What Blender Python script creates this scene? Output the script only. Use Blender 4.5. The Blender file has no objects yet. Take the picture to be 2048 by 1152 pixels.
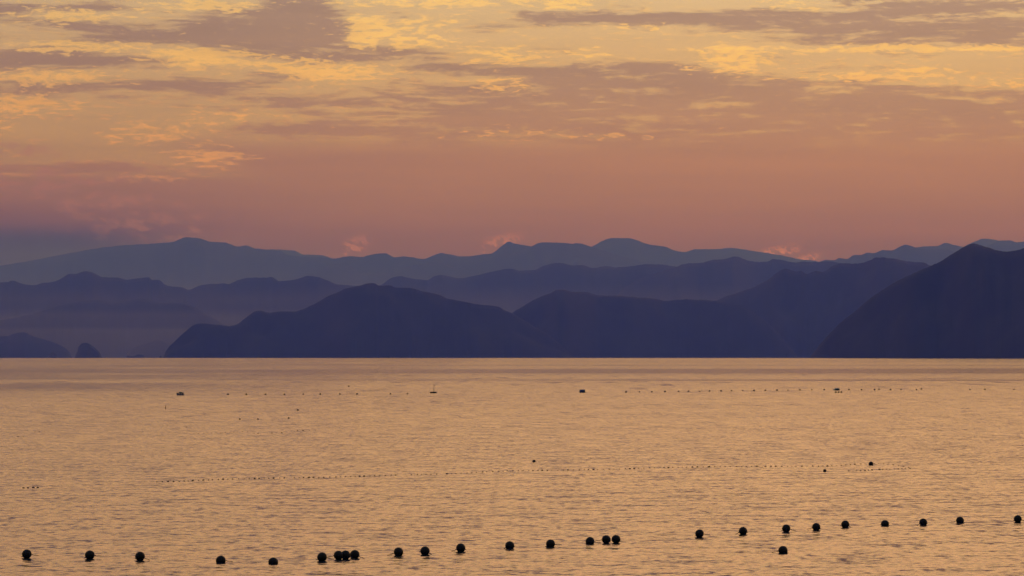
import bpy, math, random
import numpy as np
from mathutils import Vector

random.seed(7)
rng = np.random.default_rng(11)
sc = bpy.context.scene
col = sc.collection
RAD = math.radians

# ------------------------------------------------------------------ camera
CAM_H = 6.7                 # a sea wall a storey above the water
F_PX = 5807.0               # focal length in photo pixels (2048 wide, about 20 degrees)
Y_LEVEL = 708.0             # photo row of the true horizontal
TILT = math.atan((Y_LEVEL - 576.0) / F_PX)
EARTH = 7.4e6               # earth radius with standard refraction

cam_d = bpy.data.cameras.new('camera')
cam = bpy.data.objects.new('camera', cam_d)
col.objects.link(cam)
cam.location = (0, 0, CAM_H)
cam.rotation_euler = (RAD(90) + TILT, 0, 0)
cam_d.sensor_width = 36.0
cam_d.lens = 18.0 * F_PX / 1024.0
cam_d.clip_start = 0.5
cam_d.clip_end = 300000.0
sc.camera = cam
sc.view_settings.view_transform = 'Standard'
sc.view_settings.look = 'None'
sc.view_settings.exposure = 0.0
sc.view_settings.gamma = 1.0
sc.view_settings.use_curve_mapping = False
cy = sc.cycles
cy.use_denoising = True
cy.max_bounces = 3
cy.glossy_bounces = 2
cy.diffuse_bounces = 0
cy.transmission_bounces = 2
cy.volume_bounces = 0
cy.transparent_max_bounces = 12
cy.sample_clamp_indirect = 4.0


def ray(px, py):
    """photo pixel -> world direction with y = 1"""
    x = (px - 1024.0) / F_PX
    y = (576.0 - py) / F_PX
    ct, st = math.cos(TILT), math.sin(TILT)
    d = np.array([x, ct - y * st, st + y * ct])
    return d / d[1]


def on_water(px, py):
    """where the ray of a photo pixel meets the (curved) sea"""
    d = ray(px, py)
    a = -d[2]
    k = 1.0 / (2 * EARTH)
    disc = max(a * a - 4 * k * CAM_H, 0.0)
    Y = (a - math.sqrt(disc)) / (2 * k)
    return np.array([d[0] * Y, Y, CAM_H + d[2] * Y])


# ------------------------------------------------------------------ haze numbers (used by the air and by the sky behind it)
HAZE_EXT = np.array([0.0116, 0.0170, 0.0950]) / 1000.0     # extinction per metre
HAZE_TOP = 1680.0
HAZE_BACK = 49000.0
HAZE_LIGHT = np.array([0.165, 0.138, 0.120])                # light the thick air sends back


def lin(c):
    c = np.asarray(c, float) / 255.0
    return np.where(c <= 0.04045, c / 12.92, ((c + 0.055) / 1.055) ** 2.4)


def beyond_air(el, srgb):
    """radiance the sky must have so that it shows as srgb through the air at this elevation"""
    path = min(HAZE_BACK, HAZE_TOP / max(math.tan(RAD(el)), 1e-4))
    T = np.exp(-HAZE_EXT * path)
    s = (lin(srgb) - HAZE_LIGHT * (1 - T)) / T
    return np.clip(s, 0.012, 3.0)


# ------------------------------------------------------------------ world: dusk sky with cloud banks
SUN_AZ, SUN_EL = 7.0, 0.6          # degrees, ahead and right of the view, behind the mountains

world = bpy.data.worlds.new('World')
sc.world = world
world.use_nodes = True
W = world.node_tree
W.nodes.clear()


class Sock:
    """a node socket with arithmetic"""
    tree = None

    def __init__(self, s):
        self.s = s

    @staticmethod
    def put(node, i, v):
        if isinstance(v, Sock):
            Sock.tree.links.new(v.s, node.inputs[i])
        else:
            node.inputs[i].default_value = v

    @staticmethod
    def math(op, a, b=None, c=None, clamp=False):
        n = Sock.tree.nodes.new('ShaderNodeMath')
        n.operation = op
        n.use_clamp = clamp
        Sock.put(n, 0, a)
        if b is not None:
            Sock.put(n, 1, b)
        if c is not None:
            Sock.put(n, 2, c)
        return Sock(n.outputs[0])

    def __add__(self, o): return Sock.math('ADD', self, o)
    __radd__ = __add__
    def __sub__(self, o): return Sock.math('SUBTRACT', self, o)
    def __rsub__(self, o): return Sock.math('SUBTRACT', o, self)
    def __mul__(self, o): return Sock.math('MULTIPLY', self, o)
    __rmul__ = __mul__
    def __truediv__(self, o): return Sock.math('DIVIDE', self, o)


def sstep(v, a, b, lo=0.0, hi=1.0):
    n = Sock.tree.nodes.new('ShaderNodeMapRange')
    n.interpolation_type = 'SMOOTHSTEP'
    Sock.put(n, 0, v)
    n.inputs[1].default_value = a
    n.inputs[2].default_value = b
    n.inputs[3].default_value = lo
    n.inputs[4].default_value = hi
    return Sock(n.outputs[0])


def vec(x, y, z=0.0):
    n = Sock.tree.nodes.new('ShaderNodeCombineXYZ')
    Sock.put(n, 0, x); Sock.put(n, 1, y); Sock.put(n, 2, z)
    return Sock(n.outputs[0])


def noise(v, scale, detail=4.0, rough=0.55, dims='2D', dist=0.0, color=False):
    n = Sock.tree.nodes.new('ShaderNodeTexNoise')
    n.noise_dimensions = dims
    Sock.tree.links.new(v.s, n.inputs['Vector'])
    n.inputs['Scale'].default_value = scale
    n.inputs['Detail'].default_value = detail
    n.inputs['Roughness'].default_value = rough
    n.inputs['Distortion'].default_value = dist
    return Sock(n.outputs['Color' if color else 'Fac'])


def ramp(v, stops):
    n = Sock.tree.nodes.new('ShaderNodeValToRGB')
    Sock.tree.links.new(v.s, n.inputs[0])
    e = n.color_ramp.elements
    while len(e) < len(stops):
        e.new(0.5)
    for i, (p, c) in enumerate(stops):
        e[i].position = p
    for i, (p, c) in enumerate(stops):
        e[i].color = (float(c[0]), float(c[1]), float(c[2]), 1.0)
    return Sock(n.outputs[0])


def mixc(f, a, b, mode='MIX'):
    n = Sock.tree.nodes.new('ShaderNodeMix')
    n.data_type = 'RGBA'
    n.blend_type = mode
    n.clamp_factor = True
    Sock.put(n, 0, f)
    for i, v in ((6, a), (7, b)):
        if isinstance(v, Sock):
            Sock.tree.links.new(v.s, n.inputs[i])
        else:
            n.inputs[i].default_value = (*[float(q) for q in v], 1.0)
    return Sock(n.outputs[2])


Sock.tree = W
tc = W.nodes.new('ShaderNodeTexCoord')
sep = W.nodes.new('ShaderNodeSeparateXYZ')
W.links.new(tc.outputs['Generated'], sep.inputs[0])
dx, dy, dz = (Sock(o) for o in sep.outputs)
DEG = 180.0 / math.pi
AZ = Sock.math('ARCTAN2', dx, dy) * DEG                     # degrees right of straight out to sea
EL = Sock.math('ARCSINE', dz) * DEG                         # degrees above the horizontal
ELC = Sock.math('MAXIMUM', EL, 0.0)
RPOS = Sock.math('POWER', ELC * (1 / 90.0), 0.5, clamp=True)    # ramp position: more room near the horizon


def sky_ramp(rows):
    return ramp(RPOS, [((e / 90.0) ** 0.5, beyond_air(e, c)) for e, c in rows])


clear = sky_ramp([(0.0, (118, 90, 96)), (2.0, (136, 98, 94)), (2.5, (150, 105, 92)), (3.0, (163, 114, 92)),
                  (3.6, (180, 130, 95)), (4.2, (194, 145, 99)), (5.0, (203, 156, 106)), (6.0, (212, 168, 116)),
                  (7.0, (216, 178, 128)), (9.0, (272, 217, 150)), (14.0, (352, 256, 172)), (26.0, (206, 186, 164)),
                  (45.0, (160, 158, 166)), (90.0, (132, 146, 178))])
veil = sky_ramp([(0.0, (118, 88, 94)), (2.0, (134, 96, 93)), (2.5, (148, 103, 92)), (3.0, (160, 111, 93)),
                 (3.8, (172, 120, 96)), (4.6, (175, 128, 100)), (5.6, (172, 132, 105)), (7.0, (172, 137, 112)),
                 (9.0, (220, 168, 126)), (14.0, (272, 204, 150)), (30.0, (156, 146, 146)), (90.0, (126, 132, 150))])
gold = sky_ramp([(0.0, (150, 96, 92)), (2.0, (176, 110, 94)), (2.6, (196, 122, 92)), (3.3, (222, 146, 90)),
                 (4.0, (234, 160, 94)), (5.0, (243, 174, 98)), (6.0, (250, 191, 106)), (7.2, (254, 202, 120)),
                 (10.0, (275, 220, 138)), (16.0, (285, 220, 154)), (40.0, (176, 168, 166)), (90.0, (132, 146, 178))])


def px2deg(px, py):
    return (px - 1024.0) / (F_PX / DEG), (708.0 - py) / (F_PX / DEG)


# slow wobble of the cloud layers
P1 = vec(AZ * 0.30, ELC * 1.5)
wob = noise(P1, 1.0, 4.0, 0.6, color=True)
wsep = W.nodes.new('ShaderNodeSeparateColor')
W.links.new(wob.s, wsep.inputs[0])
wx, wy = Sock(wsep.outputs[0]) - 0.5, Sock(wsep.outputs[1]) - 0.5
AZW = AZ + wx * 1.1
ELW = ELC + wy * 0.24
DIRW = vec(AZW, ELW)


def vmath(op, a, b_, c=None):
    n = Sock.tree.nodes.new('ShaderNodeVectorMath')
    n.operation = op
    for i, v in enumerate((a, b_, c)):
        if v is None:
            continue
        if isinstance(v, Sock):
            Sock.tree.links.new(v.s, n.inputs[i])
        else:
            n.inputs[i].default_value = v
    return Sock(n.outputs['Value' if op == 'DOT_PRODUCT' else 'Vector'])


def banks(rows):
    """soft-edged cloud banks (x0, x1, y0, y1, weight) as measured on the photo, laid out in azimuth and elevation"""
    total = None
    for (x0, x1, y0, y1, w) in rows:
        a0, e0_ = px2deg(x0, y0)
        a1_, e1_ = px2deg(x1, y1)
        ca, ce = (a0 + a1_) / 2, (e0_ + e1_) / 2
        ka, ke = 1.0 / (abs(a1_ - a0) * 0.56), 1.0 / (abs(e0_ - e1_) * 0.62)
        d = vmath('MULTIPLY_ADD', DIRW, (ka, ke, 0), (-ca * ka, -ce * ke, 0))
        r2 = vmath('DOT_PRODUCT', d, d)
        g_ = Sock.math('MULTIPLY_ADD', r2, -0.38, 1.0, clamp=True)
        g_ = g_ * g_
        total = Sock.math('MULTIPLY_ADD', g_, w, total if total is not None else 0.0)
    return total


DARK = [  # shaded mauve cloud
    (120, 260, 10, 30, 0.86), (-60, 130, 22, 46, 0.81), (376, 705, 28, 102, 1.15), (430, 700, 42, 98, 0.58), (147, 445, 66, 94, 0.86), (85, 290, 44, 66, 0.81),
    (530, 667, -8, 28, 0.98), (-60, 205, 112, 145, 1.15), (212, 345, 119, 141, 0.98), (-60, 308, 173, 197, 1.03), (338, 480, 163, 197, 0.98),
    (496, 600, 149, 169, 0.86), (580, 705, 109, 128, 0.86), (513, 705, 191, 221, 1.03), (424, 513, 218, 233, 0.81), (462, 720, 242, 276, 1.15),
    (-80, 376, 333, 359, 1.27),
    (755, 845, 30, 46, 0.69), (905, 1030, 46, 70, 0.86), (1035, 1380, 22, 52, 1.21), (690, 985, 98, 129, 1.03), (830, 1060, 132, 152, 0.92),
    (700, 980, 196, 300, 1.10), (960, 1300, 150, 300, 1.15), (1016, 1374, 136, 230, 0.86), (1250, 1560, 142, 300, 1.15), (1480, 1760, 164, 300, 1.15),
    (1700, 1960, 176, 300, 1.15), (1900, 2200, 188, 310, 1.15), (760, 960, 158, 196, 0.58),
    (1348, 1690, 24, 68, 1.15), (1587, 2180, 36, 100, 1.32), (1640, 2150, -6, 32, 0.92),
]
LIT = [   # thin cloud lit gold from below
    (34, 273, 24, 54, .8), (290, 527, 4, 27, .8), (34, 273, 90, 115, .75), (273, 513, 100, 140, .95), (-40, 240, 145, 180, .8),
    (-40, 167, 198, 238, .95), (188, 427, 248, 292, .8), (342, 506, 299, 338, .85), (540, 700, 118, 166, .85), (359, 564, 220, 248, .75),
    (137, 403, 354, 374, .8), (-40, 60, 246, 270, .6), (674, 1100, -4, 20, .9), (1078, 1207, -4, 24, .9), (794, 982, 32, 58, .85), (674, 794, 42, 74, .9),
    (742, 968, 66, 101, .8), (913, 1084, 97, 132, .9), (1125, 1245, 94, 125, .7), (674, 828, 128, 160, .8), (948, 1078, 152, 187, .85),
    (862, 1170, 254, 283, .7), (1170, 1330, 266, 280, .6), (1365, 1533, 100, 152, .95), (1553, 1919, 148, 171, .85), (1502, 2180, 94, 109, 1.1), (1519, 1673, 4, 30, .8),
    (1930, 2120, 162, 188, .7), (700, 760, 30, 100, .6), (1080, 1420, 48, 64, .6), (1780, 1960, 136, 152, .5),
]
bm = banks(DARK)
bl = banks(LIT)
over = sstep(ELC, 6.95, 8.6)                 # above the picture the broken cloud simply goes on
# broken, streaky cloud texture
PX, PY = AZW * 0.62, ELW * 4.2
f1 = noise(vec(PX, PY), 1.0, 8.0, 0.66)
f2 = noise(vec(AZW * 3.1 + 31.0, ELW * 12.5 + 7.0), 1.0, 6.0, 0.68)
f3 = noise(vec(AZW * 0.35 + 11.0, ELW * 17.0), 1.0, 4.0, 0.6)
tex = (f1 - 0.5) * 2.9 + (f2 - 0.5) * 1.7 + (f3 - 0.5) * 1.0
broken = sstep(AZ, -1.5, -5.0) * sstep(EL, 4.5, 5.2)      # more broken cloud in the half away from the glow
md = Sock.math('MINIMUM', bm, 1.2) + Sock.math('MAXIMUM', over * 0.42, broken * 0.36) + tex - 0.48
ld = Sock.math('MINIMUM', bl, 1.0) + Sock.math('MAXIMUM', over * 0.35, broken * 0.20) + (f2 - 0.5) * 2.9 + (f1 - 0.5) * 1.0 - 0.54
shade = sstep(md, -0.14, 0.72)
lit = Sock.math('MAXIMUM', sstep(ld, -0.10, 0.60), sstep(md, -0.26, 0.05) * sstep(f2, 0.46, 0.66) * 0.6)
soft = noise(vec(AZW * 0.16, ELW * 2.4), 1.3, 4.0, 0.5)
sky = mixc(lit * 0.95, clear, gold)
# lit wisps lie over the shaded cloud only here and there
sky = mixc(shade * (1.0 - sstep(ld, 0.02, 0.40) * 0.8), sky, veil)
# lower down everything melts into a warm veil
veiled = sstep(ELW, 4.5, 3.9) * sstep(AZ + (ELW - 3.6) * 1.8, -6.9, -4.4)
leftveil = sstep(ELW, 3.56, 3.30)
vl = Sock.math('MAXIMUM', veiled, leftveil) * (1.0 - sstep(ld, 0.0, 0.4) * 0.7 * sstep(EL, 3.2, 3.6))
sky = mixc(vl, sky, veil)
# cumulus bank low on the left, with a sloping pink edge
cu = noise(vec(AZ * 1.0, EL * 1.9), 1.5, 5.0, 0.62)
cu2 = noise(vec(AZ * 1.4 + EL * 1.2 + 3.0, EL * 2.6 - AZ * 0.5), 1.5, 6.0, 0.6)
e0 = px2deg(215, 400)
edge = (EL - e0[1]) + (AZ - e0[0]) * 0.40 + (cu - 0.5) * 1.6
cum = sstep(EL, 3.65, 2.3) * sstep(AZ, -3.0, -10.5)
sky = mixc(cum * 0.85, sky, mixc(sstep(EL, 2.2, 3.4), beyond_air(2.3, (108, 84, 97)), beyond_air(3.2, (146, 99, 93))))
lowbank = sstep(EL, 2.62, 2.16) * sstep(AZ, -5.6, -9.0)
sky = mixc(lowbank * 0.95, sky, beyond_air(2.2, (82, 78, 98)))
puffy = sstep(cu2, 0.44, 0.66) * sstep(Sock.math('ABSOLUTE', edge + 0.15), 0.85, 0.1) * sstep(AZ, -4.6, -6.6) * sstep(EL, 2.0, 2.5)
sky = mixc(puffy * 0.55, sky, beyond_air(2.8, (176, 115, 99)))
puff = noise(vec(AZ * 6.5, EL * 9.0 + AZ * 3.0), 1.0, 4.0, 0.68)
# small ragged pink puffs over the far crests
for (x0, x1, y0, y1, w) in ((694, 746, 468, 504, .8), (972, 1056, 464, 488, .7), (1510, 1605, 490, 512, 1.), (1585, 1650, 507, 523, 1.)):
    a0, e_t = px2deg(x0, y0)
    a1_, e_b = px2deg(x1, y1)
    ca, ce = (a0 + a1_) / 2, (e_t + e_b) / 2
    da = (AZ - ca + (puff - 0.5) * 1.1 + (cu2 - 0.5) * 0.4) * (2 / abs(a1_ - a0))
    de = (EL - ce + (puff - 0.5) * 0.7 - (AZ - ca) * 0.12) * (2 / abs(e_t - e_b))
    g_ = Sock.math('POWER', 0.36788, da * da + de * de)
    sky = mixc(sstep(puff + g_ * 0.10, 0.44, 0.66) * sstep(g_, 0.15, 0.75) * (0.95 * w), sky, beyond_air(2.4, (186, 116, 100)))
tone = (soft - 0.5) * 0.22 + sstep(AZ, -15.0, 8.0, 0.77, 1.08)
vm = W.nodes.new('ShaderNodeVectorMath')
vm.operation = 'SCALE'
W.links.new(sky.s, vm.inputs[0])
W.links.new(tone.s, vm.inputs['Scale'])
sky = Sock(vm.outputs[0])
# away from the sunset the sky turns to plain dusk, taken from the sky model
nish = W.nodes.new('ShaderNodeTexSky')
nish.sky_type = 'NISHITA'
nish.sun_disc = False
nish.sun_elevation = RAD(SUN_EL)
nish.sun_rotation = RAD(SUN_AZ)
nish.air_density = 1.0
nish.dust_density = 2.0
nish.ozone_density = 2.0
nv = W.nodes.new('ShaderNodeVectorMath')
nv.operation = 'SCALE'
W.links.new(nish.outputs[0], nv.inputs[0])
nv.inputs['Scale'].default_value = 0.10
dusk = mixc(0.15, ramp(RPOS, [(0.0, lin((150, 130, 138))), (0.35, lin((152, 144, 154))), (1.0, lin((132, 146, 180)))]), Sock(nv.outputs[0]))
away = sstep(Sock.math('ABSOLUTE', AZ - SUN_AZ), 35.0, 110.0)
sky = mixc(Sock.math('MAXIMUM', away, sstep(EL, 18.0, 55.0)), sky, dusk)

bg = W.nodes.new('ShaderNodeBackground')
W.links.new(sky.s, bg.inputs['Color'])
bg.inputs['Strength'].default_value = 1.0
wo = W.nodes.new('ShaderNodeOutputWorld')
W.links.new(bg.outputs[0], wo.inputs['Surface'])
world.cycles.sampling_method = 'MANUAL'
world.cycles.sample_map_resolution = 512

# ------------------------------------------------------------------ sun: already behind the mountains, very weak
sun_d = bpy.data.lights.new('sun', 'SUN')
sun_d.energy = 0.01
sun_d.angle = RAD(0.5)
sun_d.color = (1.0, 0.62, 0.36)
sun = bpy.data.objects.new('sun', sun_d)
col.objects.link(sun)
sdir = Vector((math.sin(RAD(SUN_AZ)) * math.cos(RAD(SUN_EL)), math.cos(RAD(SUN_AZ)) * math.cos(RAD(SUN_EL)), math.sin(RAD(SUN_EL))))
sun.rotation_euler = sdir.to_track_quat('Z', 'Y').to_euler()
sun.location = (0, 0, 60)


# ------------------------------------------------------------------ material helpers
def new_mat(name):
    m = bpy.data.materials.new(name)
    m.use_nodes = True
    m.node_tree.nodes.clear()
    Sock.tree = m.node_tree
    out = m.node_tree.nodes.new('ShaderNodeOutputMaterial')
    b = m.node_tree.nodes.new('ShaderNodeBsdfPrincipled')
    m.node_tree.links.new(b.outputs[0], out.inputs['Surface'])
    return m, m.node_tree, b, out


def plain(name, c, rough=0.5, var=0.25, scale=14.0, bump=0.0):
    m, t, b, out = new_mat(name)
    g = t.nodes.new('ShaderNodeTexCoord')
    n = noise(Sock(g.outputs['Object']), scale, 5.0, 0.6, dims='3D')
    lo = [q * (1 - var) for q in c]
    hi = [min(1.0, q * (1 + var)) for q in c]
    t.links.new(ramp(n, [(0.3, lo), (0.7, hi)]).s, b.inputs['Base Color'])
    t.links.new(sstep(n, 0.3, 0.7, rough * 0.8, min(1, rough * 1.2)).s, b.inputs['Roughness'])
    if bump:
        bn = t.nodes.new('ShaderNodeBump')
        bn.inputs['Strength'].default_value = bump
        bn.inputs['Distance'].default_value = 0.01
        t.links.new(n.s, bn.inputs['Height'])
        t.links.new(bn.outputs[0], b.inputs['Normal'])
    return m


M_BLACK = plain('black_plastic', (0.005, 0.005, 0.006), 0.6, 0.35, 9.0, 0.3)
M_BLACK.node_tree.nodes['Principled BSDF'].inputs['Specular IOR Level'].default_value = 0.2
M_ROPE = plain('wet_rope', (0.035, 0.028, 0.020), 0.8, 0.4, 40.0)
M_FLOAT = plain('brown_float', (0.16, 0.080, 0.040), 0.6, 0.3, 20.0)
M_BLUE = plain('blue_plastic', (0.018, 0.045, 0.16), 0.4, 0.3, 6.0, 0.2)
M_TEAL = plain('teal_tarpaulin', (0.03, 0.12, 0.15), 0.55, 0.3, 5.0, 0.4)
M_PALE = plain('pale_foam', (0.55, 0.55, 0.52), 0.8, 0.2, 8.0, 0.3)
M_WOOD = plain('dark_wet_timber', (0.035, 0.026, 0.020), 0.7, 0.4, 12.0, 0.4)
M_STAKE = plain('orange_stake', (0.30, 0.09, 0.02), 0.6, 0.3, 12.0)

# forested hills
M_HILL, t, b, out = new_mat('forested_hillside')
g = t.nodes.new('ShaderNodeNewGeometry')
P = Sock(g.outputs['Position'])
n1 = noise(P, 0.012, 6.0, 0.65, dims='3D')
n2 = noise(P, 0.0016, 4.0, 0.55, dims='3D')
c1 = ramp(n1, [(0.25, (0.008, 0.013, 0.009)), (0.55, (0.014, 0.023, 0.013)), (0.8, (0.022, 0.033, 0.018))])
c2 = ramp(n2, [(0.3, (0.75, 0.80, 0.75)), (0.7, (1.15, 1.05, 0.95))])
t.links.new(mixc(1.0, c1, c2, 'MULTIPLY').s, b.inputs['Base Color'])
b.inputs['Roughness'].default_value = 0.95
b.inputs['Specular IOR Level'].default_value = 0.1

# rock islets
M_ROCK, t, b, out = new_mat('dark_islet_rock')
g = t.nodes.new('ShaderNodeNewGeometry')
n1 = noise(Sock(g.outputs['Position']), 0.05, 6.0, 0.65, dims='3D')
t.links.new(ramp(n1, [(0.3, (0.012, 0.015, 0.010)), (0.7, (0.040, 0.036, 0.030))]).s, b.inputs['Base Color'])
b.inputs['Roughness'].default_value = 0.9

# sea water: facet slopes at three wave sizes, ruffled patches and wind bands
M_SEA, t, b, out = new_mat('sea_water')
g = t.nodes.new('ShaderNodeNewGeometry')
sp = t.nodes.new('ShaderNodeSeparateXYZ')
t.links.new(g.outputs['Position'], sp.inputs[0])
X, Y, _ = (Sock(o) for o in sp.outputs)


def slopes(sx, sy, scale, detail, rough, off):
    n = noise(vec(X * sx + off, Y * sy + off * 1.7, 0.0), scale, detail, rough, color=True)
    s = t.nodes.new('ShaderNodeSeparateColor')
    t.links.new(n.s, s.inputs[0])
    return Sock(s.outputs[0]) - 0.5, Sock(s.outputs[1]) - 0.5


a1, b1 = slopes(0.70, 1.0, 3.3, 3.0, 0.62, 3.0)        # ripples
a2, b2 = slopes(0.50, 1.0, 0.75, 2.0, 0.5, 17.0)      # small waves
a3, b3 = slopes(0.30, 1.0, 0.060, 2.0, 0.5, 41.0)     # slow swell
patch = noise(vec(X * 0.010, Y * 0.0055), 1.0, 4.0, 0.6)
band = noise(vec(X * 0.00045 + 2.0, Y * 0.0042 + X * 0.0002), 1.0, 5.0, 0.65)
# groups of steeper wavelets: thin dark dashes near, finer broken texture far out
grp1 = noise(vec(X * 0.95 + 5.0, Y * 1.9), 1.0, 3.0, 0.6)
grp2 = noise(vec(X * 0.42 + 9.0, Y * 0.11), 1.0, 4.0, 0.65)
grp3 = noise(vec(X * 0.14 + 1.0, Y * 0.018), 1.0, 4.0, 0.65)
band_far = sstep(Y, 380.0, 900.0)
bz = (Y - 1190.0 - X * 0.12) * (1 / 130.0)
wind = Sock.math('EXPONENT', bz * bz * -1.0) * sstep(band, 0.36, 0.60) * 0.9 + sstep(band, 0.52, 0.70) * band_far * 0.8
px_, py_ = (X - 27.0) * (1 / 15.0), (Y - 207.0) * (1 / 15.0)
ruffle = sstep(patch, 0.46, 0.72) + Sock.math('POWER', 0.36788, px_ * px_ + py_ * py_) * 0.9
leftdark = sstep(X, -10.0, -110.0) * sstep(Y, 330.0, 620.0) * sstep(noise(vec(X * 0.012, Y * 0.006), 1.0, 4.0, 0.6), 0.36, 0.60) * 0.055
slick = (sstep(grp1, 0.56, 0.74) * 0.085 * (0.5 + ruffle)
         + sstep(grp2, 0.54, 0.76) * 0.075 * (0.4 + ruffle) * sstep(Y, 150.0, 350.0)
         + sstep(grp3, 0.54, 0.76) * 0.070 * sstep(Y, 350.0, 700.0) + wind * 0.125 + leftdark)
NX = a1 * 0.15 + a2 * 0.08 + a3 * 0.02
NY = b1 * 0.42 + b2 * 0.20 + b3 * 0.03 + sstep(Y, 250.0, 1100.0, 0.053, 0.032) - slick
nn = t.nodes.new('ShaderNodeVectorMath')
nn.operation = 'NORMALIZE'
t.links.new(vec(NX, NY * -1.0, 1.0).s, nn.inputs[0])
t.links.new(nn.outputs[0], b.inputs['Normal'])
b.inputs['Base Color'].default_value = (0.010, 0.016, 0.022, 1)
b.inputs['Roughness'].default_value = 0.13
b.inputs['IOR'].default_value = 1.34


# ------------------------------------------------------------------ mesh helpers
def link(name, verts, faces, mat, parent=None, smooth=True):
    me = bpy.data.meshes.new(name)
    me.from_pydata([tuple(map(float, v)) for v in verts], [], faces)
    me.materials.append(mat)
    if smooth:
        me.polygons.foreach_set('use_smooth', [True] * len(me.polygons))
    me.update()
    o = bpy.data.objects.new(name, me)
    col.objects.link(o)
    o.parent = parent
    return o


def grid_mesh(name, V, mat, smooth=True, flip=False):
    """V: rows x cols x 3 array"""
    r, c, _ = V.shape
    idx = np.arange(r * c).reshape(r, c)
    q = np.stack([idx[:-1, :-1], idx[:-1, 1:], idx[1:, 1:], idx[1:, :-1]], -1).reshape(-1, 4)
    if flip:
        q = q[:, ::-1]
    me = bpy.data.meshes.new(name)
    me.vertices.add(r * c)
    me.vertices.foreach_set('co', V.reshape(-1).astype(np.float32))
    me.loops.add(q.size)
    me.loops.foreach_set('vertex_index', q.reshape(-1).astype(np.int32))
    me.polygons.add(len(q))
    me.polygons.foreach_set('loop_start', (np.arange(len(q)) * 4).astype(np.int32))
    me.polygons.foreach_set('loop_total', np.full(len(q), 4, np.int32))
    me.update(calc_edges=True)
    me.validate()
    if smooth:
        me.polygons.foreach_set('use_smooth', np.ones(len(me.polygons), bool))
    me.materials.append(mat)
    o = bpy.data.objects.new(name, me)
    col.objects.link(o)
    return o


def tag(o, label, cat=None, group=None, kind=None):
    o['label'] = label
    if cat:
        o['category'] = cat
    if group:
        o['group'] = group
    if kind:
        o['kind'] = kind
    return o


def empty(name, loc, rz=0.0):
    o = bpy.data.objects.new(name, None)
    o.empty_display_size = 0.2
    col.objects.link(o)
    o.location = tuple(map(float, loc))
    o.rotation_euler = (0, 0, rz)
    return o


# ------------------------------------------------------------------ sea
rs = np.concatenate([np.linspace(0, 60, 8), np.geomspace(70, 48000, 150)])
th = np.linspace(-math.pi, math.pi, 181)
TH, RS = np.meshgrid(th, rs)
V = np.stack([RS * np.sin(TH), RS * np.cos(TH), -RS ** 2 / (2 * EARTH)], -1)
sea = grid_mesh('sea', V, M_SEA, flip=False)
tag(sea, 'calm rippled sea reflecting the orange dusk sky', kind='structure')


# ------------------------------------------------------------------ mountains, headlands and islets
def fbm1(x, seed, octs=5, base=1.0, gain=0.5):
    out_ = np.zeros_like(x)
    amp_, f = 1.0, base
    for o_ in range(octs):
        r = np.random.default_rng(seed * 101 + o_)
        g_ = r.uniform(-1, 1, 4096)
        t_ = x * f
        i = np.floor(t_).astype(int)
        u = t_ - i
        u = u * u * (3 - 2 * u)
        out_ += amp_ * (g_[i % 4096] * (1 - u) + g_[(i + 1) % 4096] * u)
        amp_ *= gain
        f *= 2.03
    return out_


def fbm2(x, y, seed, octs=4, gain=0.5):
    out_ = np.zeros(np.broadcast(x, y).shape)
    amp_, f = 1.0, 1.0
    for o_ in range(octs):
        r = np.random.default_rng(seed * 77 + o_)
        g_ = r.uniform(-1, 1, (256, 256))
        X_, Y_ = x * f, y * f
        i, j = np.floor(X_).astype(int), np.floor(Y_).astype(int)
        u, v = X_ - i, Y_ - j
        u = u * u * (3 - 2 * u); v = v * v * (3 - 2 * v)
        i %= 256; j %= 256
        i1, j1 = (i + 1) % 256, (j + 1) % 256
        out_ += amp_ * ((g_[i, j] * (1 - u) + g_[i1, j] * u) * (1 - v) + (g_[i, j1] * (1 - u) + g_[i1, j1] * u) * v)
        amp_ *= gain
        f *= 2.0
    return out_


def pchip(xs, ys, x):
    """monotone cubic through the points"""
    xs, ys = np.asarray(xs, float), np.asarray(ys, float)
    h = np.diff(xs); d = np.diff(ys) / h
    m = np.zeros_like(ys)
    for i in range(1, len(xs) - 1):
        if d[i - 1] * d[i] > 0:
            w1, w2 = 2 * h[i] + h[i - 1], h[i] + 2 * h[i - 1]
            m[i] = (w1 + w2) / (w1 / d[i - 1] + w2 / d[i])
    m[0], m[-1] = d[0], d[-1]
    k = np.clip(np.searchsorted(xs, x) - 1, 0, len(h) - 1)
    t_ = (x - xs[k]) / h[k]
    h00 = 2 * t_**3 - 3 * t_**2 + 1; h10 = t_**3 - 2 * t_**2 + t_
    h01 = -2 * t_**3 + 3 * t_**2; h11 = t_**3 - t_**2
    return h00 * ys[k] + h10 * h[k] * m[k] + h01 * ys[k + 1] + h11 * h[k] * m[k + 1]


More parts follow.
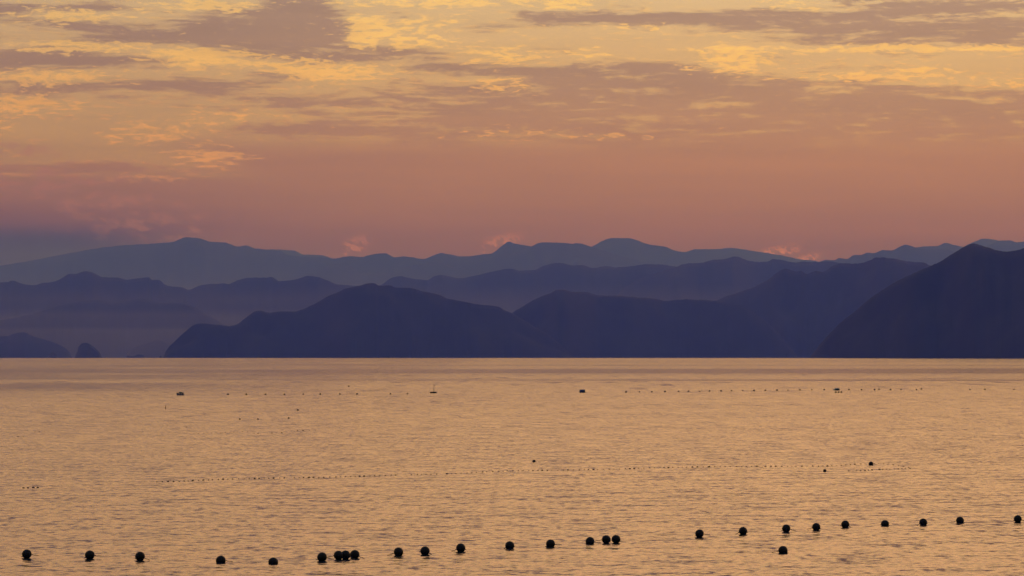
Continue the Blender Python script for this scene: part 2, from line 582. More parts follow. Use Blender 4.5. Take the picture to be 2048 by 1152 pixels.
def ridge(name, label, pts, dist, seed, rough_px=0.55, step=1.6, mat=None, slope=2.3, wander=0.03, min_w=150.0, nf=16, nb=6, base=None):
    """a hill range: its crest line measured on the photo at the given distance, with spurs
    running down to the shore in front and a slope behind"""
    pts = np.asarray(pts, float)
    x = np.arange(pts[0, 0], pts[-1, 0] + step, step)
    y = pchip(pts[:, 0], pts[:, 1], x)
    # woods and small knolls along the crest
    y_s = y.copy()
    y = y + fbm1(x / 16.0, seed, 5, 1.0, 0.62) * rough_px + fbm1(x / 3.2, seed + 40, 2, 1.0, 0.6) * rough_px * 0.7
    if isinstance(dist, tuple):                     # a range that runs away from us: (x, distance) at two places
        (xa, da_), (xb, db_) = dist
        Dm = np.interp(x, [xa, xb], [da_, db_])
        dist = min(da_, db_)
    else:
        Dm = dist
    D = Dm * (1 + wander * fbm1(x / 260.0, seed + 5, 3))
    ct, st = math.cos(TILT), math.sin(TILT)
    rx = (x - 1024.0) / F_PX
    ry = (576.0 - y) / F_PX
    fy = ct - ry * st
    dxr, dzr = rx / fy, (st + ry * ct) / fy
    cz = CAM_H + dzr * D
    if base is None:
        base = -dist ** 2 / (2 * EARTH) - 6.0
    hgt = np.maximum(cz - base, 2.0)
    ry_s = (576.0 - y_s) / F_PX
    cz_s = CAM_H + (st + ry_s * ct) / (ct - ry_s * st) * D
    hgt_s = np.maximum(cz_s - base, 2.0)            # the slopes below do not carry the roughness of the treeline
    w = np.maximum(hgt * slope, min_w) * (1 + 0.12 * fbm1(x / 140.0, seed + 9, 2))
    w = np.clip(w, min_w * 0.5, dist * 0.22)
    rows = []
    tf = np.linspace(0, 1, nf)
    for t_ in tf:                                   # shore (t=0) up to the crest (t=1)
        d = D - w * (1 - t_)
        prof = t_ ** 0.85
        spur = fbm2(x / 75.0, np.full_like(x, t_ * 1.6 + seed), seed + 3, 3) * 0.16 * math.sin(math.pi * t_)
        hh = hgt_s + (hgt - hgt_s) * t_ ** 10
        cc = cz_s + (cz - cz_s) * t_ ** 10
        z = base + hh * np.clip(prof + spur * (0.35 + 0.65 * t_), 0, 1.5)
        lim = CAM_H + (cc - CAM_H) * d / D - hh * 0.03 * (1 - t_)      # spurs stay below the crest line
        z = np.minimum(z, np.maximum(lim, base))
        rows.append(np.stack([dxr * d, d, z], -1))
    for t_ in np.linspace(0, 1, nb + 1)[1:]:        # down the far side
        d = D + w * 1.1 * t_
        spur = fbm2(x / 55.0, np.full_like(x, 9 + t_ * 2 + seed), seed + 4) * 0.22 * math.sin(math.pi * t_)
        z = base + hgt * np.clip((1 - t_) ** 0.9 + spur, 0, 1.0) * (1 - 0.02 * t_)
        lim = CAM_H + (cz - CAM_H) * d / D - hgt * 0.03 * t_
        z = np.minimum(z, np.maximum(lim, base))
        rows.append(np.stack([dxr * d, d, z], -1))
    o = grid_mesh(name, np.array(rows), mat or M_HILL)
    tag(o, label, kind='structure')
    return o


HEAD_A = [(326, 718), (332, 702), (350, 682), (370, 664), (390, 649), (400, 647), (425, 648), (460, 652), (475, 648), (492, 635), (512, 622),
          (519, 621), (537, 625), (567, 622), (587, 623), (612, 615), (662, 590), (699, 575), (722, 571), (737, 567), (747, 567), (759, 571.5),
          (779, 571), (794, 576), (822, 576), (844, 582), (874, 589), (897, 597), (937, 605), (962, 610), (992, 612), (1010, 620), (1024, 626.5),
          (1060, 648), (1110, 680), (1150, 718)]
HEAD_A2 = [(900, 718), (950, 680), (990, 652), (1024, 625.5), (1044, 614), (1074, 596), (1099, 587), (1116, 579), (1124, 579), (1144, 583),
           (1174, 584), (1196, 590), (1236, 591), (1279, 595), (1299, 596), (1334, 601), (1386, 599), (1431, 602), (1480, 612), (1540, 650), (1600, 718)]
HEAD_B = [(1300, 690), (1380, 630), (1431, 602), (1449, 594), (1486, 582), (1514, 571), (1536, 559), (1553, 546), (1571, 537), (1591, 543), (1600, 541),
          (1613, 547), (1631, 542), (1646, 543), (1666, 532), (1691, 526), (1711, 527), (1728, 525), (1741, 520), (1753, 515), (1766, 515),
          (1786, 517), (1811, 522), (1836, 524), (1851, 526), (1861, 531), (1920, 548), (2000, 545), (2100, 560), (2250, 600), (2400, 718)]
HEAD_C = [(1618, 718), (1643, 685), (1676, 650), (1711, 622), (1731, 604), (1786, 567), (1811, 554), (1848, 537), (1886, 520), (1911, 504),
          (1931, 492), (1946, 487), (1961, 491), (1976, 495), (1993, 501), (2011, 503), (2033, 501), (2048, 496), (2090, 478), (2150, 470),
          (2250, 492), (2380, 540), (2520, 600), (2640, 718)]
RIDGE_D = [(-420, 640), (-300, 590), (-200, 575), (-100, 560), (-40, 568), (0, 564), (15, 564), (22, 561), (45, 568), (67, 571), (87, 565), (105, 564),
           (125, 556), (140, 547.5), (150, 548), (172, 542), (182, 544), (205, 554), (235, 555), (252, 559), (275, 557), (297, 554.5), (305, 560),
           (316, 559), (332, 570), (350, 574), (365, 575), (377, 580), (402, 570), (445, 567), (455, 568), (475, 560), (495, 556), (512, 555), (532, 556),
           (542, 554), (560, 562), (575, 561), (600, 556), (614, 551.5), (632, 553), (652, 560), (677, 569), (705, 571), (740, 578), (800, 600), (860, 660), (900, 716)]
RIDGE_E = [(640, 716), (690, 640), (730, 590), (762, 570), (787, 554.5), (802, 552), (814, 555), (854, 560), (870, 552), (882, 549.5), (917, 556),
           (957, 550), (974, 545), (1024, 537.5), (1041, 541), (1069, 539.5), (1089, 530.5), (1119, 525.5), (1149, 531), (1164, 530.5), (1186, 536),
           (1211, 532.5), (1236, 534.5), (1274, 531), (1294, 528), (1324, 529.5), (1351, 533), (1400, 545), (1480, 580), (1560, 640), (1640, 716)]
RIDGE_F = [(1200, 640), (1250, 575), (1311, 546), (1349, 535), (1374, 527), (1406, 525), (1424, 519.5), (1449, 518), (1469, 513), (1481, 515.5),
           (1499, 522), (1519, 524), (1536, 522), (1546, 518), (1563, 520), (1588, 525), (1606, 523), (1636, 524.5), (1648, 523), (1676, 525),
           (1720, 532), (1800, 550), (1900, 545), (2000, 560), (2150, 555), (2300, 600), (2420, 716)]
RIDGE_G = [(-420, 600), (-250, 570), (-100, 545), (20, 528), (110, 512), (180, 499), (250, 490), (315, 487), (345, 484), (357, 479), (375, 474.5), (397, 476), (425, 484),
           (447, 485), (462, 489), (475, 493), (490, 491), (512, 497), (532, 499), (560, 502), (577, 510), (607, 513), (652, 516), (667, 517), (687, 514),
           (704, 512.5), (724, 514), (737, 511), (752, 507.5), (771, 506), (789, 514.5), (809, 512.5), (844, 517.5), (867, 511), (882, 506.5), (904, 509),
           (922, 513), (962, 509), (982, 507.5), (997, 497.5), (1012, 486), (1018, 483), (1030, 487), (1060, 492), (1120, 505), (1200, 530), (1300, 580), (1400, 700)]
RIDGE_H = [(560, 600), (610, 556), (640, 540), (672, 527), (702, 532), (724, 546), (777, 546), (807, 535), (847, 527), (882, 525), (912, 534), (937, 531), (987, 519),
           (1024, 506), (1054, 497.5), (1084, 484.5), (1116, 485), (1144, 487.5), (1156, 486), (1183, 494), (1230, 508), (1300, 530), (1400, 590), (1480, 700)]
RIDGE_I = [(1040, 560), (1100, 520), (1150, 503), (1184, 492.5), (1209, 480), (1231, 475.5), (1249, 475.5), (1274, 480), (1294, 487.5), (1309, 491), (1329, 492.5),
           (1349, 501), (1369, 504), (1394, 498), (1434, 498), (1461, 506), (1474, 507.5), (1494, 515), (1519, 520), (1560, 532), (1640, 570), (1700, 690)]
RIDGE_I2 = [(1360, 540), (1400, 508), (1435, 498), (1459, 496), (1500, 501), (1536, 506), (1565, 511), (1600, 518), (1630, 522), (1670, 540), (1720, 620)]
RIDGE_G2 = [(420, 540), (480, 505), (530, 499), (560, 499), (587, 501), (607, 508.5), (637, 509.5), (662, 516), (700, 540), (740, 620)]
RIDGE_J = [(1560, 600), (1610, 532), (1643, 522), (1656, 519.5), (1668, 520), (1678, 516), (1693, 518), (1708, 510), (1721, 510), (1736, 504.5), (1748, 506), (1768, 500),
           (1781, 500.5), (1801, 492.5), (1811, 489), (1831, 495), (1858, 499), (1886, 499), (1906, 503), (1960, 515), (2050, 540), (2150, 600), (2250, 700)]
RIDGE_K = [(1740, 600), (1790, 520), (1833, 495), (1851, 492.5), (1871, 492.5), (1893, 486), (1908, 490), (1930, 494), (1950, 497), (1973, 492.5), (2001, 481), (2023, 481),
           (2031, 484.5), (2048, 483), (2100, 478), (2180, 490), (2300, 520), (2420, 600)]
RIDGE_L = [(1850, 600), (1890, 520), (1936, 489), (1951, 482.5), (1966, 477.5), (1986, 479), (2010, 484), (2060, 488), (2150, 485), (2280, 510), (2400, 600)]
RIDGE_R = [(-260, 716), (-140, 676), (-40, 650), (60, 628), (140, 607), (185, 600), (240, 605), (265, 599), (282, 597), (312, 604), (370, 607), (400, 620), (425, 635), (470, 665), (520, 718)]
HILL_M = [(-340, 700), (-220, 668), (-120, 660), (-50, 668), (0, 672), (15, 672), (25, 667.5), (47, 664.5), (67, 672.5), (100, 682.5), (125, 692.5), (137, 702), (145, 718)]
HILL_M2 = [(-200, 718), (-60, 690), (0, 676), (52, 664), (70, 660), (87, 659), (150, 664), (190, 670), (230, 684), (270, 704), (290, 718)]
HILL_N = [(250, 718), (255, 707), (265, 696), (287, 689), (307, 682), (319, 680.5), (337, 688), (370, 700), (420, 718)]
HILL_N2 = [(196, 718), (205, 710), (220, 706), (232, 700), (245, 708), (256, 718)]
ISLET_O = [(93, 719), (100, 707), (105, 703), (110, 707), (118, 719)]
ISLET_P = [(147, 719), (155, 702), (157, 694), (165, 687), (172, 685), (180, 688), (190, 696), (197, 702), (206, 719)]
ISLET_Q = [(250, 719), (255, 711), (267, 712), (277, 709), (287, 710), (293, 719)]
ISLET_Q2 = [(317, 719), (321, 711), (326, 719)]

ridge('headland', 'dark wooded headland with a long rounded crest ending in a stepped point', HEAD_A, 10500, 3)
ridge('headland', 'dark wooded headland with a single knoll beyond a deep notch', HEAD_A2, 11200, 4)
ridge('headland', 'dark stepped mountain spur rising behind the nearest slope', HEAD_B, 12200, 5)
ridge('headland', 'darkest and nearest mountainside sloping steeply down to the sea', HEAD_C, ((1618, 7700), (2640, 6000)), 6)
ridge('mountain_ridge', 'blue ridge with small paired knolls above low mist', RIDGE_D, 17500, 7, 0.5)
ridge('mountain_ridge', 'blue wavy ridge rising behind the notch between headlands', RIDGE_E, 19000, 8, 0.5)
ridge('mountain_ridge', 'blue ridge with a rounded top behind the stepped spur', RIDGE_F, 18000, 9, 0.5)
ridge('mountain_ridge', 'faint low wooded ridge in front of the blue paired knolls', RIDGE_R, 15200, 10, 0.4)
ridge('mountain_ridge', 'pale far range with a broad shoulder and one sharp peak', RIDGE_G, 34500, 11, 0.5, step=2.2)
ridge('mountain_ridge', 'pale range with low foothills and a flat-topped summit', RIDGE_H, 32500, 12, 0.45, step=2.2)
ridge('mountain_ridge', 'pale far dome-shaped mountain with a long tail', RIDGE_I, 37000, 13, 0.45, step=2.2)
ridge('mountain_ridge', 'faintest far crest beside the tail of the domed mountain', RIDGE_I2, 40000, 14, 0.35, step=2.2)
ridge('mountain_ridge', 'faintest far crest behind the broad-shouldered range', RIDGE_G2, 40000, 15, 0.35, step=2.2)
ridge('mountain_ridge', 'pale range with a pointed summit beyond the stepped spur', RIDGE_J, 30500, 16, 0.45, step=2.2)
ridge('mountain_ridge', 'paler crest showing behind the pointed summit', RIDGE_K, 35500, 17, 0.4, step=2.2)
ridge('mountain_ridge', 'faintest crest just above the nearest mountainside', RIDGE_L, 40000, 18, 0.35, step=2.2)
ridge('hill', 'low blue coastal hill behind the pointed islet', HILL_M, 13300, 19, 0.35)
ridge('hill', 'faint low hill behind the coastal hill and domed islet', HILL_M2, 16500, 20, 0.3)
ridge('hill', 'faint rounded hill at the tip of the stepped point', HILL_N, 14200, 21, 0.3)
ridge('hill', 'tiny faint hump beside the domed islet', HILL_N2, 15500, 22, 0.2)
ridge('islet', 'small pointed rock islet with steep sides', ISLET_O, 10700, 23, 0.5, 0.7, M_ROCK, 1.0, 0.004, 25)
ridge('islet', 'domed rock islet with a steep side, largest of the islets', ISLET_P, 10400, 24, 0.5, 0.7, M_ROCK, 1.0, 0.004, 40)
ridge('islet', 'low flat rock islet with two bumps', ISLET_Q, 11300, 25, 0.4, 0.7, M_ROCK, 1.2, 0.004, 25)
ridge('islet', 'tiny rock stack off the stepped point', ISLET_Q2, 10600, 26, 0.3, 0.7, M_ROCK, 1.0, 0.004, 15)


# ------------------------------------------------------------------ floats, drums and rafts
def lathe(prof, n=24):
    v, f = [], []
    for (r, z) in prof:
        for k in range(n):
            a = 2 * math.pi * k / n
            v.append((r * math.cos(a), r * math.sin(a), z))
    for i in range(len(prof) - 1):
        for k in range(n):
            k2 = (k + 1) % n
            f.append((i * n + k, i * n + k2, (i + 1) * n + k2, (i + 1) * n + k))
    v.append((0, 0, prof[0][1])); v.append((0, 0, prof[-1][1]))
    for k in range(n):
        k2 = (k + 1) % n
        f.append((len(v) - 2, k2, k))
        f.append((len(v) - 1, (len(prof) - 1) * n + k, (len(prof) - 1) * n + k2))
    return v, f


def tube(path, r, n=8):
    path = [np.asarray(p, float) for p in path]
    v, f = [], []
    for i, p in enumerate(path):
        d = path[min(i + 1, len(path) - 1)] - path[max(i - 1, 0)]
        d /= np.linalg.norm(d) + 1e-9
        up = np.array([0, 0, 1.0]) if abs(d[2]) < 0.9 else np.array([1.0, 0, 0])
        s = np.cross(d, up); s /= np.linalg.norm(s)
        q = np.cross(s, d)
        for k in range(n):
            a = 2 * math.pi * k / n
            v.append(p + r * (math.cos(a) * s + math.sin(a) * q))
    for i in range(len(path) - 1):
        for k in range(n):
            k2 = (k + 1) % n
            f.append((i * n + k, i * n + k2, (i + 1) * n + k2, (i + 1) * n + k))
    f.append(tuple(range(n))[::-1])
    f.append(tuple((len(path) - 1) * n + k for k in range(n)))
    return v, f


def ring(R, r, n=14, m=6):
    pts = [(R * math.cos(2 * math.pi * i / n), 0, R * math.sin(2 * math.pi * i / n)) for i in range(n + 1)]
    return tube(pts, r, m)


def merge(*vf):
    V_, F_ = [], []
    for v, f in vf:
        o_ = len(V_)
        V_ += [tuple(p) for p in v]
        F_ += [tuple(i + o_ for i in q) for q in f]
    return V_, F_


def moved(vf, off, rot=None):
    v, f = vf
    out_ = []
    for p in v:
        p = Vector(p)
        if rot is not None:
            p.rotate(rot)
        out_.append((p[0] + off[0], p[1] + off[1], p[2] + off[2]))
    return out_, f


from mathutils import Euler
BR = 0.155                                            # net buoys, 31 cm across


def buoy_profile(R):
    pr_ = []
    for i in range(1, 20):
        a = -math.pi / 2 + math.pi * i / 20
        r, z = R * math.cos(a), R * math.sin(a) * 1.03
        if abs(z) < R * 0.045:
            r *= 1.018                                # moulding seam round the middle
        pr_.append((r, z))
    return pr_


def make_buoy():
    root = empty('net_buoy', (0, 0, 0))
    v, f = lathe(buoy_profile(BR), 28)
    # moulded in two halves on their side: seam upright, lugs at the ends
    body = link('float_body', *moved((v, f), (0, 0, 0), Euler((0, RAD(78), 0))), M_BLACK, root)
    lug = moved(ring(0.026, 0.010), (BR * 0.985 + 0.012, 0, -0.045), Euler((RAD(90), 0, 0)))
    lug2 = moved(ring(0.026, 0.010), (-BR * 0.985 - 0.012, 0, -0.060), Euler((RAD(90), 0, 0)))
    link('lug', *lug, M_BLACK, root)
    link('lug', *lug2, M_BLACK, root)
    tail = tube([(BR + 0.030, 0, -0.050), (BR + 0.07, 0.01, -0.075), (BR + 0.13, 0.03, -0.085), (BR + 0.22, 0.04, -0.11)], 0.011, 6)
    link('rope_tail', *tail, M_ROPE, root)
    return root


def copy_tree(o, parent=None):
    c = o.copy()
    col.objects.link(c)
    c.parent = parent
    for ch in list(o.children):
        copy_tree(ch, c)
    return c


proto = make_buoy()
used = [False]


def place_buoy(px, py_water, label, group, sink=0.72, scale=1.0):
    """py_water: photo row of the waterline"""
    p = on_water(px, py_water)
    o = proto if not used[0] else copy_tree(proto)
    used[0] = True
    o.location = (p[0], p[1], p[2] + BR * scale * (2 * sink - 1))
    o.rotation_euler = (RAD(random.uniform(-9, 9)), RAD(random.uniform(-12, 12)), RAD(random.uniform(-35, 35) + random.choice((0, 180))))
    o.scale = (scale,) * 3
    tag(o, label, 'buoy', group)
    return o


# the near row: x, top row, bottom row (with its reflection) on the photo, own label
NEAR = [
    (53.5, 1099, 1119, None), (179.5, 1101, 1120, None), (280, 1103.5, 1124, None),
    (441.5, 1111.5, 1127, 'lo1'), (546.5, 1115, 1129, 'lo2'), (644, 1105, 1124, 'cl0'),
    (677, 1101.5, 1124, 'pair'), (691, 1101, 1122, 'pair'), (709.5, 1100, 1118.5, 'cl3'),
    (797, 1095, 1113, None), (850, 1093, 1111, None), (921.5, 1087, 1105, None), (1019.5, 1082.5, 1099, None), (1101, 1079, 1095, None),
    (1180, 1074, 1089, 'tr1'), (1212.5, 1070.5, 1090, 'tr2'), (1232, 1070, 1088, 'tr3'),
    (1399, 1059, 1076, None), (1486, 1054, 1070.5, None), (1572.5, 1049, 1067, None), (1632.5, 1046, 1062, None), (1690.5, 1041, 1056.5, None),
    (1770, 1040, 1053, None), (1846.5, 1037, 1052, None), (1920, 1033.5, 1047.5, None), (2035.5, 1030.5, 1046, None),
    (1566, 1092, 1108, 'stray'),
]
LAB = {
    'lo1': 'black round buoy riding low beside the lowest-floating one in the row',
    'lo2': 'lowest-floating black round buoy in the long row',
    'cl0': 'black round buoy just apart from the touching pair, on its wide-gap side',
    'cl3': 'black round buoy next to the touching pair, nearly against it',
    'tr1': 'black round buoy in a trio, set a little apart from its two close neighbours',
    'tr2': 'black round buoy in the middle of a close trio',
    'tr3': 'black round buoy at the trio end facing the widest gap in the row',
    'stray': 'single black round buoy floating alone off the long row',
}
ORD = ['first', 'second', 'third', 'fourth', 'fifth', 'sixth', 'seventh', 'eighth', 'ninth', 'tenth', 'eleventh', 'twelfth',
       'thirteenth', 'fourteenth', 'fifteenth', 'sixteenth', 'seventeenth', 'eighteenth']
count = {'beyond': 3, 'mid': 0, 'gap': 0, 'pair': 0}
for (px, top, bot, key) in NEAR:
    d = (0.5 * (top + bot) - 708)
    dia = 2 * BR * d / CAM_H                        # expected size in photo pixels
    vis = min(max((bot - top) * 0.88, dia * 0.60), dia * 0.92)
    if key is None and px < 400:
        count['beyond'] -= 1
        lab = 'black round buoy, %s past the two low-riding ones, away from the touching pair' % ORD[count['beyond']]
    elif key is None and px < 1150:
        lab = '%s black round buoy after the touching cluster, counting towards the close trio' % ORD[count['mid']]
        count['mid'] += 1
    elif key is None:
        lab = '%s black round buoy past the widest gap, counting away from the close trio' % ORD[count['gap']]
        count['gap'] += 1
    elif key == 'pair':
        lab = ('black buoy of the touching pair, on the side of the separate one', 'black buoy of the touching pair, beside the nearly touching third')[count['pair']]
        count['pair'] += 1
    else:
        lab = LAB[key]
    place_buoy(px, top + vis, lab, 'black net buoys in the near row', vis / dia)

MID = [(1742, 930, 'black round buoy at the loop of the small float line', 0.9), (1649.5, 943, 'small dark buoy drifting just inside the open float line', 0.6),
       (1068, 924, 'dark buoy floating alone beyond the long line of small floats', 0.62), (697.7, 773, 'dark buoy floating alone beyond the far buoy row', 1.0),
       (595.5, 821, 'dark buoy alone between the far row and the short float lines', 0.75)]
for px, py, lab, s in MID:
    place_buoy(px, py, lab, 'single buoys on open water', 0.75, s)
for (px, py), w_ in zip(((577.4, 837), (516, 839), (479.5, 839)), ('nearest the lone dark buoy', 'in the middle', 'at the end towards the stake')):
    place_buoy(px, py, 'small dark buoy of a loose line of three, ' + w_, 'loose line of three buoys', 0.7, 0.6)
for k, (px, py) in enumerate(((456, 789.5), (492.6, 789.5), (531, 789.5), (568.6, 789.5), (606.7, 789), (640.6, 789), (679.7, 789), (714, 789), (781, 788.5), (815, 788))):
    place_buoy(px, py, ORD[k] + ' far buoy from the low drum raft towards the masted float', 'far buoy row towards the masted float', 0.75, random.uniform(0.75, 1.05))
for k, px in enumerate((1252, 1278.7, 1303.7, 1330, 1357, 1377, 1399.4, 1419, 1442, 1463, 1485.5, 1508, 1530.7, 1554, 1576, 1600, 1623.6, 1648.5)):
    place_buoy(px, 785 - (px - 1252) * 0.0125, ORD[k] + ' far buoy from the blue drum towards the teal raft', 'far buoy row towards the teal raft', 0.75, random.uniform(0.7, 1.1))
for k, (px, py) in enumerate(((1698, 780), (1723, 780), (1749, 780), (1758, 779.5), (1781, 780), (1802, 780), (1833, 780), (1843, 779), (1940, 780), (1970, 779.5), (2028, 779.5))):
    place_buoy(px, py, ORD[k] + ' far buoy beyond the teal raft, counting away from the blue drum', 'far buoy row beyond the teal raft', 0.75, random.uniform(0.75, 1.05))
for px, w_ in ((1671.7, 'under the pale foam'), (1677.2, 'in the middle'), (1682.8, 'farthest from the foam')):
    place_buoy(px, 785.3, 'dark buoy of the tight trio before the teal raft, ' + w_, 'three buoys before the teal raft', 0.75, 1.05)

# lines of small floats: each line is one thing, its floats are parts
fv, ff = lathe([(0.012, -0.075), (0.030, -0.065), (0.044, -0.035), (0.048, 0.0), (0.044, 0.035), (0.030, 0.065), (0.012, 0.075)], 10)
fv, ff = moved((fv, ff), (0, 0, 0), Euler((0, RAD(90), 0)))
FLOAT_MESH = bpy.data.meshes.new('float')
FLOAT_MESH.from_pydata(fv, [], ff)
FLOAT_MESH.polygons.foreach_set('use_smooth', [True] * len(FLOAT_MESH.polygons))
FLOAT_MESH.materials.append(M_FLOAT)


def float_line(label, pts, spacing, skip=0.08, big=0.18):
    pts = np.asarray(pts, float)
    world_pts = np.array([on_water(x, y) for x, y in pts])
    root = empty('float_line', world_pts[0])
    # rope just under the surface, sagging and wandering a little
    path = []
    for i in range(len(world_pts) - 1):
        for t_ in np.linspace(0, 1, 6, endpoint=False):
            p = world_pts[i] * (1 - t_) + world_pts[i + 1] * t_
            path.append(p - world_pts[0] + np.array([0, random.uniform(-0.05, 0.05), -0.04]))
    path.append(world_pts[-1] - world_pts[0] + np.array([0, 0, -0.04]))
    link('rope', *tube(path, 0.012, 5), M_ROPE, root)
    seg = np.hypot(np.diff(pts[:, 0]), np.diff(pts[:, 1]))
    s = np.concatenate([[0], np.cumsum(seg)])
    q = 0.0
    k = 0
    while q <= s[-1]:
        if random.random() > skip:
            px = np.interp(q, s, pts[:, 0]); py = np.interp(q, s, pts[:, 1])
            p = on_water(px, py) - world_pts[0]
            o = bpy.data.objects.new('float', FLOAT_MESH)
            col.objects.link(o)
            o.parent = root
            o.location = (float(p[0]), float(p[1]), float(p[2]) + 0.016)
            o.rotation_euler = (0, RAD(random.uniform(-12, 12)), RAD(random.uniform(-30, 30)))
            sc_ = random.uniform(0.75, 1.0) if random.random() < big else random.uniform(0.40, 0.62)
            o.scale = (sc_,) * 3
        q += spacing * random.uniform(0.8, 1.2)
        k += 1
    tag(root, label, 'float line')
    return root


float_line('long line of small brown floats curving across the water to a loop',
           [(302.5, 964), (348, 963.5), (379, 962), (446, 959), (528, 957), (607, 955.5), (682, 954), (764, 951.5), (786, 950.5), (901, 948), (971, 944),
            (1027, 941.5), (1112, 941), (1236, 938.5), (1307, 936), (1353, 935), (1461, 933.5), (1572, 933), (1655, 932.5), (1717, 928.5), (1757, 927.5),
            (1780, 929), (1800, 932), (1823, 936)], 10.2)
float_line('short loop end of small floats below the black buoy', [(1820, 937), (1796, 938), (1767, 939), (1738, 940.5), (1724, 941.5), (1709, 942), (1697, 942)], 8.0)
float_line('short float line with its first floats closely spaced, beside a second such line', [(388, 867.5), (404, 866.5), (424, 866), (449, 865.5), (470, 864.5), (497, 863)], 8.6)
float_line('short float line following on after a small gap', [(508, 867.5), (535, 867), (560, 866), (573, 866)], 9.2)
float_line('short sparse float line at the far end of the other two', [(595, 861), (618, 861), (641, 860.5)], 11.5, 0.0)
float_line('very short float line of three dots above the longer lines', [(326, 851), (354, 851)], 10.0, 0.0)
float_line('pair of small floats beside the three-dot line', [(373, 854.5), (382, 854.5)], 8.0, 0.0)
float_line('short float line starting with one bigger float, farther one of two', [(70, 864.4), (91, 863)], 10.0, 0.0, 0.4)
float_line('short float line of five dots, nearer one of two', [(25.6, 874.6), (55, 873)], 9.0, 0.0, 0.3)
float_line('short float line led by a large brown float near the long line', [(47, 976.5), (76, 975.5)], 10.0, 0.0, 0.5)


def box(x0, x1, y0, y1, z0, z1, bev=0.02):
    """a box with chamfered long edges"""
    v, f = [], []
    for x_ in (x0, x1):
        for (yy, zz) in ((y0 + bev, z0), (y1 - bev, z0), (y1, z0 + bev), (y1, z1 - bev), (y1 - bev, z1), (y0 + bev, z1), (y0, z1 - bev), (y0, z0 + bev)):
            v.append((x_, yy, zz))
    for k in range(8):
        k2 = (k + 1) % 8
        f.append((k, k2, 8 + k2, 8 + k))
    f.append(tuple(range(8))[::-1]); f.append(tuple(range(8, 16)))
    return v, f


def drum(length, R, n=20):
    pr_ = [(R * 0.80, -length / 2), (R * 0.93, -length / 2 + 0.015), (R, -length / 2 + 0.05)]
    for z in (-length * 0.17, length * 0.17):
        pr_ += [(R, z - 0.03), (R * 1.05, z - 0.012), (R * 1.05, z + 0.012), (R, z + 0.03)]
    pr_ += [(R, length / 2 - 0.05), (R * 0.93, length / 2 - 0.015), (R * 0.80, length / 2)]
    return lathe(pr_, n)


# low raft of three drums under a timber deck
p = on_water(360.5, 790.3)
r = empty('drum_raft', p, RAD(8))
for k in (-0.40, 0.0, 0.40):
    bo = link('drum', *moved(drum(0.95, 0.19), (k, 0, 0.10), Euler((RAD(90), 0, 0))), M_BLUE, r)
    link('bung', *moved(lathe([(0.03, -0.012), (0.03, 0.012)], 10), (k, -0.478, 0.20), Euler((RAD(90), 0, 0))), M_BLACK, bo)
for yy in (-0.30, 0.30):
    link('frame_beam', *box(-0.62, 0.62, yy - 0.05, yy + 0.05, 0.285, 0.37), M_WOOD, r)
for k, xx in enumerate(np.linspace(-0.46, 0.46, 6)):
    link('deck_board', *box(xx - 0.075, xx + 0.075, -0.42, 0.42, 0.372, 0.398, 0.006), M_WOOD, r)
cv, cf = lathe([(0.30, 0.0), (0.31, 0.03), (0.27, 0.09), (0.17, 0.125), (0.05, 0.135)], 16)
link('folded_tarpaulin', *moved((cv, cf), (0.05, 0, 0.398)), M_TEAL, r)
tag(r, 'low dark blue drum raft with a small humped cover', 'raft')

# flat float carrying a thin mast
p = on_water(866.7, 786.3)
r = empty('masted_float', p, RAD(-5))
link('float_hull', *box(-0.55, 0.55, -0.36, 0.36, -0.10, 0.20, 0.06), M_BLACK, r)
link('deck_board', *box(-0.50, -0.02, -0.33, 0.33, 0.203, 0.235, 0.008), M_WOOD, r)
link('deck_board', *box(0.02, 0.50, -0.33, 0.33, 0.203, 0.235, 0.008), M_TEAL, r)
mast = link('mast', *tube([(0.08, 0, 0.20), (0.09, 0, 0.8), (0.11, 0, 1.45)], 0.04, 8), M_WOOD, r)
link('mast_foot', *moved(lathe([(0.07, 0), (0.07, 0.03), (0.04, 0.12)], 12), (0.08, 0, 0.235)), M_WOOD, r)
link('mast_cap', *moved(lathe([(0.03, 0), (0.045, 0.04), (0.03, 0.1)], 10), (0.11, 0, 1.42)), M_FLOAT, mast)
tag(r, 'flat dark float carrying a thin upright mast', 'float')

# blue drum
p = on_water(1164.5, 785.0)
r = empty('drum_float', p, RAD(6))
db = link('drum', *moved(drum(0.92, 0.31, 24), (0, 0, 0.22), Euler((0, RAD(88), 0))), M_BLUE, r)
link('end_rim', *moved(ring(0.27, 0.018, 24), (-0.46, 0, 0.235), Euler((0, 0, RAD(90)))), M_BLACK, db)
link('end_rim', *moved(ring(0.27, 0.018, 24), (0.46, 0, 0.205), Euler((0, 0, RAD(90)))), M_BLACK, db)
link('rope_tail', *tube([(0.46, 0, 0.10), (0.60, 0.02, 0.02), (0.85, 0.05, 0.01), (1.1, 0.04, -0.04)], 0.018, 6), M_ROPE, r)
tag(r, 'rounded blue plastic drum floating on its side with a rope tail', 'drum')

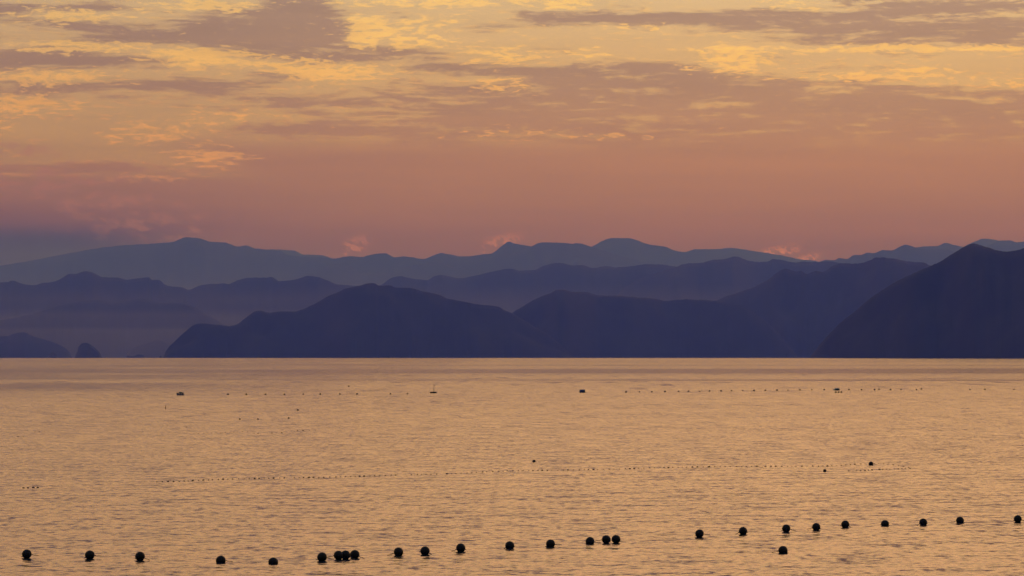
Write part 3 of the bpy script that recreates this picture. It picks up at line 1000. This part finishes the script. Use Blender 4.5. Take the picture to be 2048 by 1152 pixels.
# teal raft with a pale foam end
p = on_water(1674, 780.6)
r = empty('covered_raft', p, RAD(-4))
link('foam_block', *box(-0.66, -0.34, -0.30, 0.30, -0.08, 0.26, 0.05), M_PALE, r)
link('float_hull', *box(-0.36, 0.46, -0.34, 0.34, -0.10, 0.22, 0.06), M_BLACK, r)
cv = [(-0.40, -0.36, 0.20), (0.48, -0.36, 0.20), (0.48, 0.36, 0.20), (-0.40, 0.36, 0.20),
      (-0.36, -0.22, 0.36), (0.05, -0.20, 0.40), (0.44, -0.22, 0.34), (0.44, 0.22, 0.34), (0.05, 0.20, 0.40), (-0.36, 0.22, 0.36)]
cf = [(0, 1, 6, 5, 4), (2, 3, 9, 8, 7), (1, 2, 7, 6), (3, 0, 4, 9), (4, 5, 8, 9), (5, 6, 7, 8), (3, 2, 1, 0)]
link('tarpaulin', cv, cf, M_TEAL, r, smooth=False)
tag(r, 'small raft under a teal cover with a pale foam end', 'raft')

# thin stake standing in the water
p = on_water(331, 817.5)
r = empty('marker_stake', p)
link('pole', *tube([(0, 0, -0.25), (0.01, 0, 0.2), (0.0, 0, 0.42)], 0.04, 8), M_STAKE, r)
link('collar', *moved(lathe([(0.045, 0), (0.065, 0.02), (0.065, 0.05), (0.045, 0.07)], 10), (0.006, 0, 0.10)), M_ROPE, r)
tag(r, 'short thin orange stake standing alone in the water', 'stake')


# ------------------------------------------------------------------ the air: even haze, and low mist over the far shore
def volume_box(name, x0, x1, y0, y1, z0, z1, ext, label):
    v = [(x_, y_, z_) for z_ in (z0, z1) for y_ in (y0, y1) for x_ in (x0, x1)]
    f = [(0, 2, 3, 1), (4, 5, 7, 6), (0, 1, 5, 4), (2, 6, 7, 3), (0, 4, 6, 2), (1, 3, 7, 5)]
    m = bpy.data.materials.new(name)
    m.use_nodes = True
    nt = m.node_tree
    nt.nodes.clear()
    out_ = nt.nodes.new('ShaderNodeOutputMaterial')
    pv = nt.nodes.new('ShaderNodeVolumePrincipled')
    dmax = float(max(ext))
    pv.inputs['Color'].default_value = (*[float(e / dmax) for e in ext], 1)
    pv.inputs['Absorption Color'].default_value = (1, 1, 1, 1)
    pv.inputs['Density'].default_value = dmax
    pv.inputs['Anisotropy'].default_value = 0.12
    nt.links.new(pv.outputs[0], out_.inputs['Volume'])
    o = link(name, v, f, m, smooth=False)
    tag(o, label, kind='stuff')
    return o


volume_box('haze', -49000, 49000, -49000, 49000, -163, HAZE_TOP, HAZE_EXT, 'thin blue evening haze fading the far ranges')
for (y0_, top_, k_) in ((12900, 130, 0.040), (13100, 215, 0.036), (13300, 330, 0.022), (21000, 650, 0.012)):
    volume_box('mist', -47000, 47000, y0_, 47000 - top_, -162 + top_ * 0.001, top_, np.array([1.0, 0.80, 0.75]) * k_ / 1000.0,
               'low mist lying along the foot of the far ranges')
